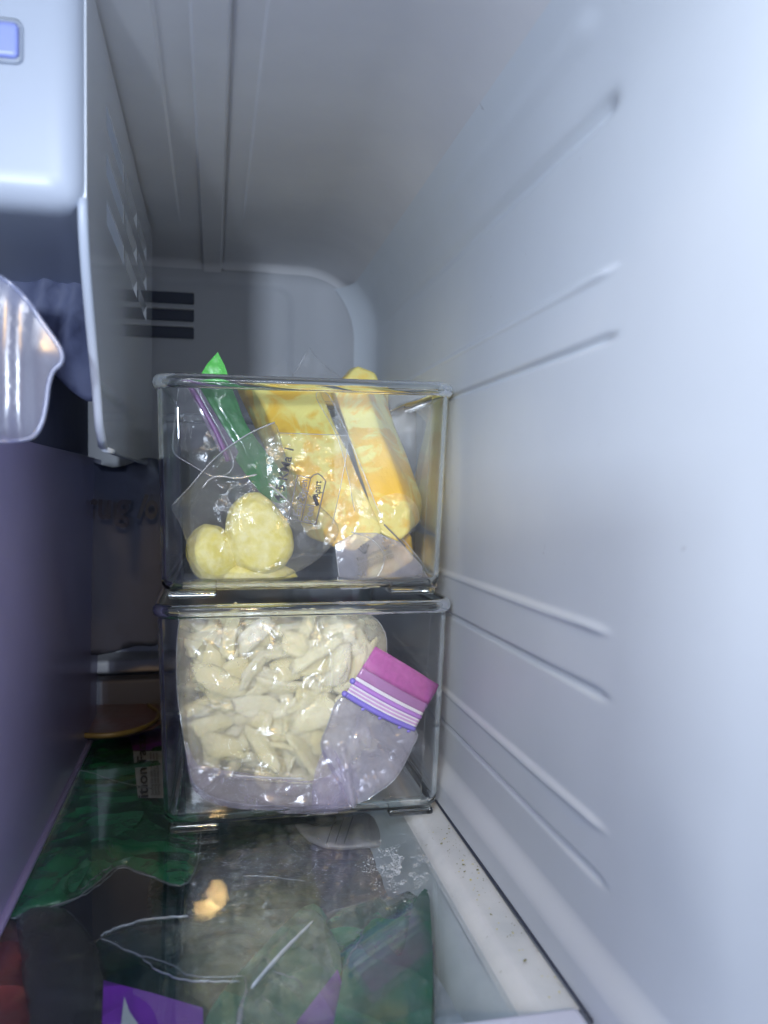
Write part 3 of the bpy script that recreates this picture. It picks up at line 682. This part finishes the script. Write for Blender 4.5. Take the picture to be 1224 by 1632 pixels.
# ------------------------------------------------------------------ root pieces
def blob(name, loc, scale, mat, label, cat, group=None, rot=(0, 0, 0), seed=0, amp=.18, cuts=5, shape=None):
    bm = bmesh.new(); bmesh.ops.create_icosphere(bm, subdivisions=cuts, radius=1)
    E = Euler(rot).to_matrix()
    for v in bm.verts:
        p = v.co.copy(); d = 1 + amp * noise.noise(p * 1.1 + Vector((seed*5, 0, 0))) + .05 * noise.noise(p * 3 + Vector((seed, 3, 0))) + .012 * noise.noise(p * 14)
        p = p * d
        if shape: p = shape(p)
        v.co = E @ Vector((p.x*scale[0], p.y*scale[1], p.z*scale[2])) + Vector(loc)
    o = link(name, bm_mesh(name, bm), mat); tag(o, label, cat, group); return o
def wide_low(p):
    q = p.copy(); k = (1 - q.z) * .5; q.x *= .80 + .30 * k; q.x += .12 * k
    q.y = q.y if q.y > -.62 else -.62 + (q.y + .62) * .35
    return q
blob('root_piece', atY(408, 852, .519), (.0215, .016, .0262), M['ginger'], 'large rounded pale yellow root piece, the taller of two in the front bag', 'root vegetable', 'pale root pieces', (0, -0.22, 0), 4, .07, shape=wide_low)
blob('root_piece', atY(338, 884, .522), (.0150, .015, .0190), M['ginger'], 'small rounded pale yellow root piece at the left of the front bag', 'root vegetable', 'pale root pieces', (0, -.35, 0), 5, .10)
blob('root_piece', atY(392, 914, .530), (.0330, .018, .0090), M['ginger'], 'long flat pale yellow root piece lying under the two rounded ones', 'root vegetable', 'pale root pieces', (0, .05, 0), 9, .12)
rng = random.Random(3)
def pos3():
    px, py = rng.choice([(350, 893), (400, 850), (430, 880), (395, 855), (470, 820), (515, 845), (380, 905)])
    return atY(px + rng.gauss(0, 14), py + rng.gauss(0, 12), .5005 + rng.random()*.003)
flakes('root_crumbs', 60, pos3, .0006, M['crumb'], label='pale crumbs stuck inside the front bag around the root pieces', category='crumbs', kind='stuff')
# ------------------------------------------------------------------ upper bin bags
zb1 = thing('zip_bag', 'zip bag with green band and purple seal at the left of the upper bin', 'bag', (-.01, .53, -.05))
film('film', [(281, 640), (288, 606), (300, 600), (330, 650), (372, 735), (345, 760), (300, 738), (276, 722), (274, 700)], ('Y', .512), M['film'], zb1, .003, .002, .006, .0012, 50, 2, seam_glint=.00035, seam_glint_mat=M['seam_glint'])
film('green_band', [(306, 596), (330, 600), (360, 604), (376, 634), (392, 675), (420, 715), (452, 760), (455, 800), (420, 790), (372, 728), (345, 680), (322, 630)], ('Y', .528), M['green_zip'], zb1, .003, .002, .006, .0008, 40, 3, ridges=[((335, 610), (430, 780), .0015, .002), ((350, 610), (440, 770), .0012, .0016)])
film('green_tip', [(318, 600), (330, 580), (347, 561), (358, 582), (366, 606), (340, 606)], ('Y', .530), M['green_bright'], zb1, .002, .001, .004, .0004, 60, 3, smooth_out=False,
     ridges=[((325, 585), (332, 606), .0012, .0009), ((334, 578), (345, 606), .0012, .0009), ((342, 570), (356, 606), .0012, .0009)])
film('mauve_strip', [(292, 604), (310, 604), (380, 720), (372, 738), (352, 724)], ('Y', .5235), M['mauve'], zb1, .003, .001, .006, .0004, 40, 3, smooth_out=False)
tube('seal', catmull([tuple(atY(p[0], p[1], .521)) for p in [(296, 606), (318, 640), (345, 690), (364, 735)]], False, 6), .0016, M['purple_zip'], zb1, n=8)
tube('seal_tip', [atY(289, 608, .521), atY(300, 606, .521), atY(308, 612, .521)], .0015, M['violet_zip'], zb1, n=8)
fb = thing('root_bag', 'clear crinkled bag around pale root pieces at the front left of the upper bin', 'bag', (.0, .50, -.06))
film('film', [(272, 806), (300, 778), (345, 728), (395, 692), (438, 673), (452, 712), (470, 760), (505, 800), (540, 838), (530, 868), (495, 900), (440, 925), (380, 934), (330, 930), (303, 905), (296, 862), (284, 832)], ('Y', .5015), M['film'], fb, .0018, .0115, .016, .0030, 60, 6,
     ridges=[((322, 775), (352, 760), .0035, .0022), ((352, 760), (412, 757), .0035, .0020), ((425, 760), (462, 800), .0035, .0020), ((437, 675), (420, 740), .002, .002), ((400, 920), (520, 870), .002, .0025)], back=.03, lean=.006, sub=4)
tube('seam_glint', catmull([tuple(atY(p[0], p[1], .506)) for p in [(272, 806), (300, 778), (345, 728), (395, 692), (438, 673)]], False, 6), .0005, M['seam_glint'], fb, n=6)
tube('crease', catmull([tuple(atY(p[0], p[1], .4885)) for p in [(322, 778), (334, 764), (350, 759), (378, 762), (410, 756)]], False, 6), lambda t: .0006, M['seam_glint'], fb, n=6, taper=True)
tube('crease', catmull([tuple(atY(p[0], p[1], .4860)) for p in [(428, 770), (445, 786), (462, 802)]], False, 6), lambda t: .0006, M['seam_glint'], fb, n=6, taper=True)
wf = thing('wrapper_flap', 'clear wrapper flap printed with peel instructions over the middle cheese block', 'wrapper', (.04, .5, -.03))
film('film', [(424, 700), (445, 690), (555, 694), (553, 720), (543, 775), (528, 842), (470, 846), (436, 815), (426, 760)], ('Y', .4895), M['film_warm'], wf, .003, .0005, .004, .0005, 30, 7, smooth_out=False, lean=.004)
tube('seam_glint', [atY(p[0], p[1], .4895 + .004 * min(1, (848 - p[1]) / 156) - .0004) for p in [(445, 690), (500, 692), (555, 694), (553, 720), (543, 775), (530, 835)]], .00028, M['seam_glint'], wf, n=5)
def pp(x, y, Y=.4862): return atY(x, y, Y)
def pen(px, r=.00035, mat=None, parent=wf, Y=.4862, name='printed_outline'):
    return tube(name, [pp(p[0], p[1], Y) for p in px], r, mat or M['ink_grey'], parent, n=5, flat=.3)
pen([(495, 762), (474, 757), (460, 826), (480, 831), (503, 836)], .00038)
pen([(495, 762), (480, 831)], .0003)
pen([(495, 762), (500, 757), (507, 755), (513, 759), (519, 767), (511, 803), (503, 836)], .00042)
text('lettering', 'Open', pp(487, 795), pp(490, 765), .0042, M['ink_grey'], wf)
text('lettering', 'Easy', pp(478, 823), pp(483, 800), .0042, M['ink_grey'], wf)
text('lettering', 'Apart', pp(509, 794), pp(512, 767), .0042, M['ink'], wf)
text('lettering', 'Peel', pp(495, 832), pp(501, 806), .0045, M['ink_grey'], wf)
pen([(500, 790), (504, 800), (506, 806)], .0012, M['ink']); pen([(474, 796), (480, 789), (483, 798)], .0008)
text('lettering', '4 5 KMa 1', pp(449, 800), pp(468, 716), .0054, M['ink_faint'], wf)
wr = thing('cheese_wrapper', 'clear folded wrapper between the two cheese blocks with a printed lower flap', 'wrapper', (.08, .5, -.03))
film('fold_strip', [(513, 625), (530, 618), (552, 660), (590, 760), (612, 820), (650, 865), (694, 925), (686, 934), (640, 900), (600, 856), (572, 820), (562, 760), (545, 690)], ('Y', .5085), M['film_warm'], wr, .0025, .002, .004, .0012, 50, 8, lean=.03,
     ridges=[((530, 640), (600, 820), .003, .002), ((600, 820), (690, 928), .003, .002)], seam_glint=.0003, seam_glint_mat=M['seam_glint'])
film('lower_flap', [(534, 868), (566, 850), (600, 850), (640, 866), (670, 900), (692, 936), (660, 926), (620, 928), (588, 937), (543, 939)], ('Y', .5005), M['film_milk'], wr, .003, .0015, .004, .0014, 36, 9, smooth_out=False, seam_glint=.00035, seam_glint_mat=M['seam_glint'])
tube('curl', catmull([tuple(atY(p[0], p[1], .4985)) for p in [(560, 848), (590, 858), (611, 882), (608, 908), (588, 937)]], False, 6), .0004, M['seam_glint'], wr, n=6)
tube('print_line', [pp(612, 836, .4985), pp(628, 852, .4985), pp(646, 871, .4985)], .0005, M['ink_grey'], wr, n=5, flat=.3)
for k, (s, h) in enumerate((('The perfect bite', .0022), ('for snacks Safe', .0022), ('KEEP REFRIGERATED', .0026))):
    text('lettering', s, pp(568 + k*2, 895 + 8*k, .496), pp(622 + k*3, 872 + 8*k, .496), h, M['ink_grey'], wr)
for k in range(5):
    a = -60 + k * 22; pen([(582, 882), (582 + 12*sin(R(a)), 882 - 16*cos(R(a)))], .0004, M['ink_grey'], wr, .496, 'printed_mark')
film('block_wrap', [(515, 870), (530, 872), (560, 884), (596, 882), (610, 850), (585, 800), (560, 770), (540, 800)], ('Y', .5065), M['film_warm'], wr, .003, .002, .005, .0012, 50, 12)
film('block_wrap', [(602, 800), (634, 786), (660, 800), (668, 826), (655, 850), (640, 864), (612, 852)], ('Y', .5090), M['film_warm'], wr, .003, .0015, .006, .0012, 50, 13)
bf = thing('beige_bag', 'beige translucent bag standing at the right wall of the upper bin', 'bag', (.12, .58, 0))
film('film', [(612, 668), (660, 640), (686, 640), (700, 700), (704, 800), (694, 915), (660, 900), (640, 800), (610, 720)], ('Y', .60), M['film_beige'], bf, .005, .006, .02, .002, 24, 15, back=.02)
pk = thing('peaked_bag', 'thin clear bag with pointed top rising behind the upper rim', 'bag', (.05, .66, .04))
film('film', [(440, 640), (462, 606), (478, 580), (492, 555), (512, 578), (548, 606), (560, 640)], ('Y', .675), M['film'], pk, .005, .002, .01, .003, 24, 16, smooth_out=False, seam_glint=.0003, seam_glint_mat=M['seam_glint_dim'], ridges=[((492, 556), (480, 620), .004, .006)])
film('film', [(380, 625), (430, 590), (455, 575), (470, 600), (480, 640)], ('Y', .69), M['film'], pk, .005, .002, .01, .002, 24, 17, smooth_out=False)
# ------------------------------------------------------------------ lower bin: chunks
rng = random.Random(12)
def shard(loc, L, W, T, rot, i):
    """slab of torn cheese: a rounded, bent, rough-edged lozenge"""
    bm = bmesh.new(); bmesh.ops.create_icosphere(bm, subdivisions=3, radius=1)
    E = Euler(rot).to_matrix(); e1 = rng.uniform(.50, .85); sk = rng.uniform(-.35, .35); tp = rng.uniform(-.35, .35); o3 = Vector((i * 2.7, 0, 0))
    for v in bm.verts:
        c = v.co
        q = Vector([math.copysign(abs(c[a]) ** e, c[a]) for a, e in ((0, e1), (1, e1 * 1.1), (2, .60))])
        q.y *= 1 + tp * q.x; q.x += sk * q.y
        q *= 1 + .34 * noise.noise(q * 1.1 + o3) + .06 * noise.noise(q * 3.2 + o3)
        q = Vector((q.x * L / 2, q.y * W / 2, q.z * T / 2))
        q.z += .10 * T * noise.noise(q * 500 + o3) + .0035 * (q.x / L * 2) ** 2 * sk * 2
        q.x += .0014 * noise.noise(q * 220 + o3); q.y += .0014 * noise.noise(q * 220 - o3); q.z += .0009 * noise.noise(q * 200 + o3)
        v.co = E @ q + Vector(loc)
    o = link('cheese_chunk', bm_mesh('cheese_chunk', bm), M['chunk'])
    tag(o, 'pale cream cheese chunk among many in the lower zip bag', 'cheese', 'cheese chunks in the lower bag'); return o
outl = [(316, 1006), (420, 1000), (580, 1004), (600, 1040), (600, 1110), (560, 1200), (520, 1238), (430, 1232), (350, 1205), (325, 1180), (314, 1100)]
i = 0
for layer, (Y, cnt) in enumerate(((.540, 70), (.522, 72), (.511, 66), (.504, 40))):
    placed = []
    tries = 0
    while len(placed) < cnt and tries < 4000:
        tries += 1
        px, py = rng.uniform(296, 612), rng.uniform(985, 1238)
        md = (21 if layer < 3 else 30) - 0.003 * tries
        if not inside((px, py), outl) or any(math.hypot(px-q[0], py-q[1]) < md for q in placed): continue
        placed.append((px, py))
        L = rng.uniform(.016, .036); W = rng.uniform(.0075, .015) * (1.25 if layer == 0 else 1); T = rng.uniform(.0032, .0062)
        e = min(px - 285, 615 - px, 1250 - py) / 60
        Yy = Y + max(0, 1 - e) * .012 + rng.uniform(-.004, .004)
        shard(atY(px, py, Yy), L, W, T, (rng.gauss(1.45, .40), rng.uniform(-1.5, 1.5), rng.gauss(0, .3)), i); i += 1
shard(atY(505, 1040, .497), .036, .008, .006, (1.45, -.55, 0), 300)['label'] = 'long cream cheese strip lying diagonally across the middle of the lower zip bag'
shard(atY(350, 1085, .498), .034, .014, .006, (1.35, .45, 0), 301)['label'] = 'broad cream cheese slab with a blunt end at the left of the lower zip bag'
shard(atY(470, 1025, .499), .018, .016, .008, (1.2, .2, 0), 302)['label'] = 'small upright cream cheese lump near the top of the lower zip bag'
shard(atY(500, 1140, .498), .030, .018, .006, (1.5, -.5, 0), 303)['label'] = 'whitish cheese slab just left of the magenta zip band'
shard(atY(420, 1195, .500), .030, .012, .005, (1.4, 1.2, 0), 304)['label'] = 'upright cheese strip low in the middle of the lower zip bag'
# the zip bag around them
zl = thing('zip_bag', 'big zip bag with magenta band full of pale cheese in the lower bin', 'bag', (.03, .49, -.19))
film('film', [(284, 1000), (300, 978), (400, 972), (520, 972), (590, 980), (616, 1020), (606, 1080), (580, 1130), (545, 1210), (535, 1285), (470, 1284), (400, 1282), (345, 1272), (312, 1250), (300, 1215), (288, 1150), (281, 1080)], ('Y', .4955), M['film_bag'], zl, .0018, .0085, .014, .0032, 62, 26,
     ridges=[((345, 1225), (500, 1240), .005, .003), ((300, 1215), (345, 1225), .004, .003), ((300, 1110), (380, 1128), .002, .002), ((520, 1055), (505, 1110), .003, .002), ((525, 1040), (523, 1090), .003, .002), ((300, 1130), (310, 1240), .003, .003)], back=.075, sub=4, seam_glint=.0003, seam_glint_mat=M['seam_glint'])
film('bottom_fold', [(296, 1180), (312, 1215), (335, 1222), (420, 1235), (510, 1240), (560, 1215), (572, 1270), (530, 1292), (440, 1294), (360, 1286), (318, 1268), (302, 1240)], ('Y', .4865), M['film_lilac'], zl, .0024, .001, .006, .0030, 46, 28,
     ridges=[((372, 1236), (500, 1242), .004, .0022), ((320, 1255), (360, 1225), .003, .002), ((420, 1275), (490, 1280), .003, .002)])
tube('crease', catmull([tuple(atY(p[0], p[1], .4835)) for p in [(372, 1235), (420, 1239), (486, 1241)]], False, 6), lambda t: .00065, M['seam_glint'], zl, n=6, taper=True)
tail = [(546, 1110), (600, 1140), (662, 1164), (655, 1195), (632, 1238), (600, 1264), (562, 1284), (540, 1250), (512, 1195), (520, 1160)]
film('neck', tail, ('Y', .4865), M['film_milk'], zl, .0020, .002, .006, .0026, 55, 30, ridges=[((545, 1190), (562, 1280), .005, .003), ((520, 1190), (560, 1282), .003, .003)], back=.008, seam_glint=.0003, seam_glint_mat=M['seam_glint'])
film('neck_fold', [(500, 1240), (520, 1190), (545, 1215), (562, 1282), (530, 1296), (500, 1290)], ('Y', .4845), M['film_lilac'], zl, .0022, .001, .004, .0025, 60, 31)
# zip strips across the neck
A0, A1, B0, B1 = (598, 1030), (548, 1110), (699, 1092), (660, 1167)
def zq(s, t): # s across, t along from top edge to neck
    a = (A0[0] + (A1[0]-A0[0])*t, A0[1] + (A1[1]-A0[1])*t); b = (B0[0] + (B1[0]-B0[0])*t, B0[1] + (B1[1]-B0[1])*t)
    sag = 5 * sin(pi * s) * (t - .3)
    return (a[0] + (b[0]-a[0])*s, a[1] + (b[1]-a[1])*s + sag)
def zband(name, t0, t1, mat, h, Y=.4845, amp=.0003):
    us, vs = lin(0, 1, 26), lin(t0, t1, 7)
    def f(s, t):
        p = zq(s, t); q = atY(p[0], p[1], Y)
        q.y -= h * sin(pi * (t - t0) / (t1 - t0)) + amp * noise.noise(Vector((s*14, t*9, 1))) - .006 * max(0, s - .6)**1.5
        return q
    o = link(name, grid_mesh(name, us, vs, f), mat, zl)
    md = o.modifiers.new('thickness', 'SOLIDIFY'); md.thickness = .0003
    return o
zband('zip_band', 0, .42, M['magenta'], .0004, amp=.0010)
zband('zip_band_lower', .42, .60, M['magenta_pale'], .0003)
zband('white_strip', .60, .66, M['white_zip'], .0003)
zband('zip_track', .66, .745, M['violet_zip'], .0014)
zband('white_strip', .745, .78, M['white_zip'], .0003)
zband('pink_strip', .78, .81, M['pink_zip'], .0005)
zband('white_strip', .81, .84, M['white_zip'], .0003)
zband('pink_strip', .84, .87, M['pink_zip'], .0005)
zband('white_strip', .87, .905, M['white_zip'], .0003)
zband('zip_track', .905, 1.0, M['blue_zip'], .0015)
for t in (.70, .955):
    p = zq(-.01, t); q = atY(p[0], p[1], .4832)
    bm = bmesh.new(); bmesh.ops.create_uvsphere(bm, u_segments=12, v_segments=8, radius=.0019)
    for v in bm.verts: v.co = v.co + q
    link('seal_end', bm_mesh('seal_end', bm), M['blue_zip'], zl)
for s in (.28, .52, .80, .93):
    p = zq(s, 1.02); q = atY(p[0], p[1], .4842)
    link('seal_nub', bm_mesh('seal_nub', box_bm(q - Vector((.0011, .0004, .0008)), q + Vector((.0011, .0004, .0008)), .0003, 1)), M['blue_zip'], zl)
foldline([(78, 1446), (130, 1428), (160, 1408), (192, 1383), (222, 1392), (250, 1398)], lambda t: .0005, z=ZU + .010, parent=g1)
foldline([(128, 1420), (150, 1400), (178, 1378)], lambda t: .0005, z=ZU + .013, parent=g1, jit=.0012)
foldline([(80, 1236), (130, 1228), (190, 1246), (248, 1258)], lambda t: .0004, z=ZU + .014, parent=g1, mat=M['seam_glint'])
foldline([(575, 1492), (583, 1470), (592, 1452)], lambda t: .0006, z=ZU + .013, parent=g2)
foldline([(684, 1430), (680, 1520), (676, 1640)], lambda t: .0003, z=ZU + .012, parent=g2)
mk = [(270, 1301), (287, 1301), (287, 1312), (270, 1312), (270, 1301)]
# small square mark moulded in the corner of the lower bin
# the phone that takes the picture, just behind the lens: it shades part of the right wall
ph = box_bm((-.055, -.075, -.135), (.020, -.066, .022), .004, 3)
ph = link('smartphone', bm_mesh('smartphone', ph), M['phone']); tag(ph, 'dark smartphone held upright in front of the open freezer', 'phone')
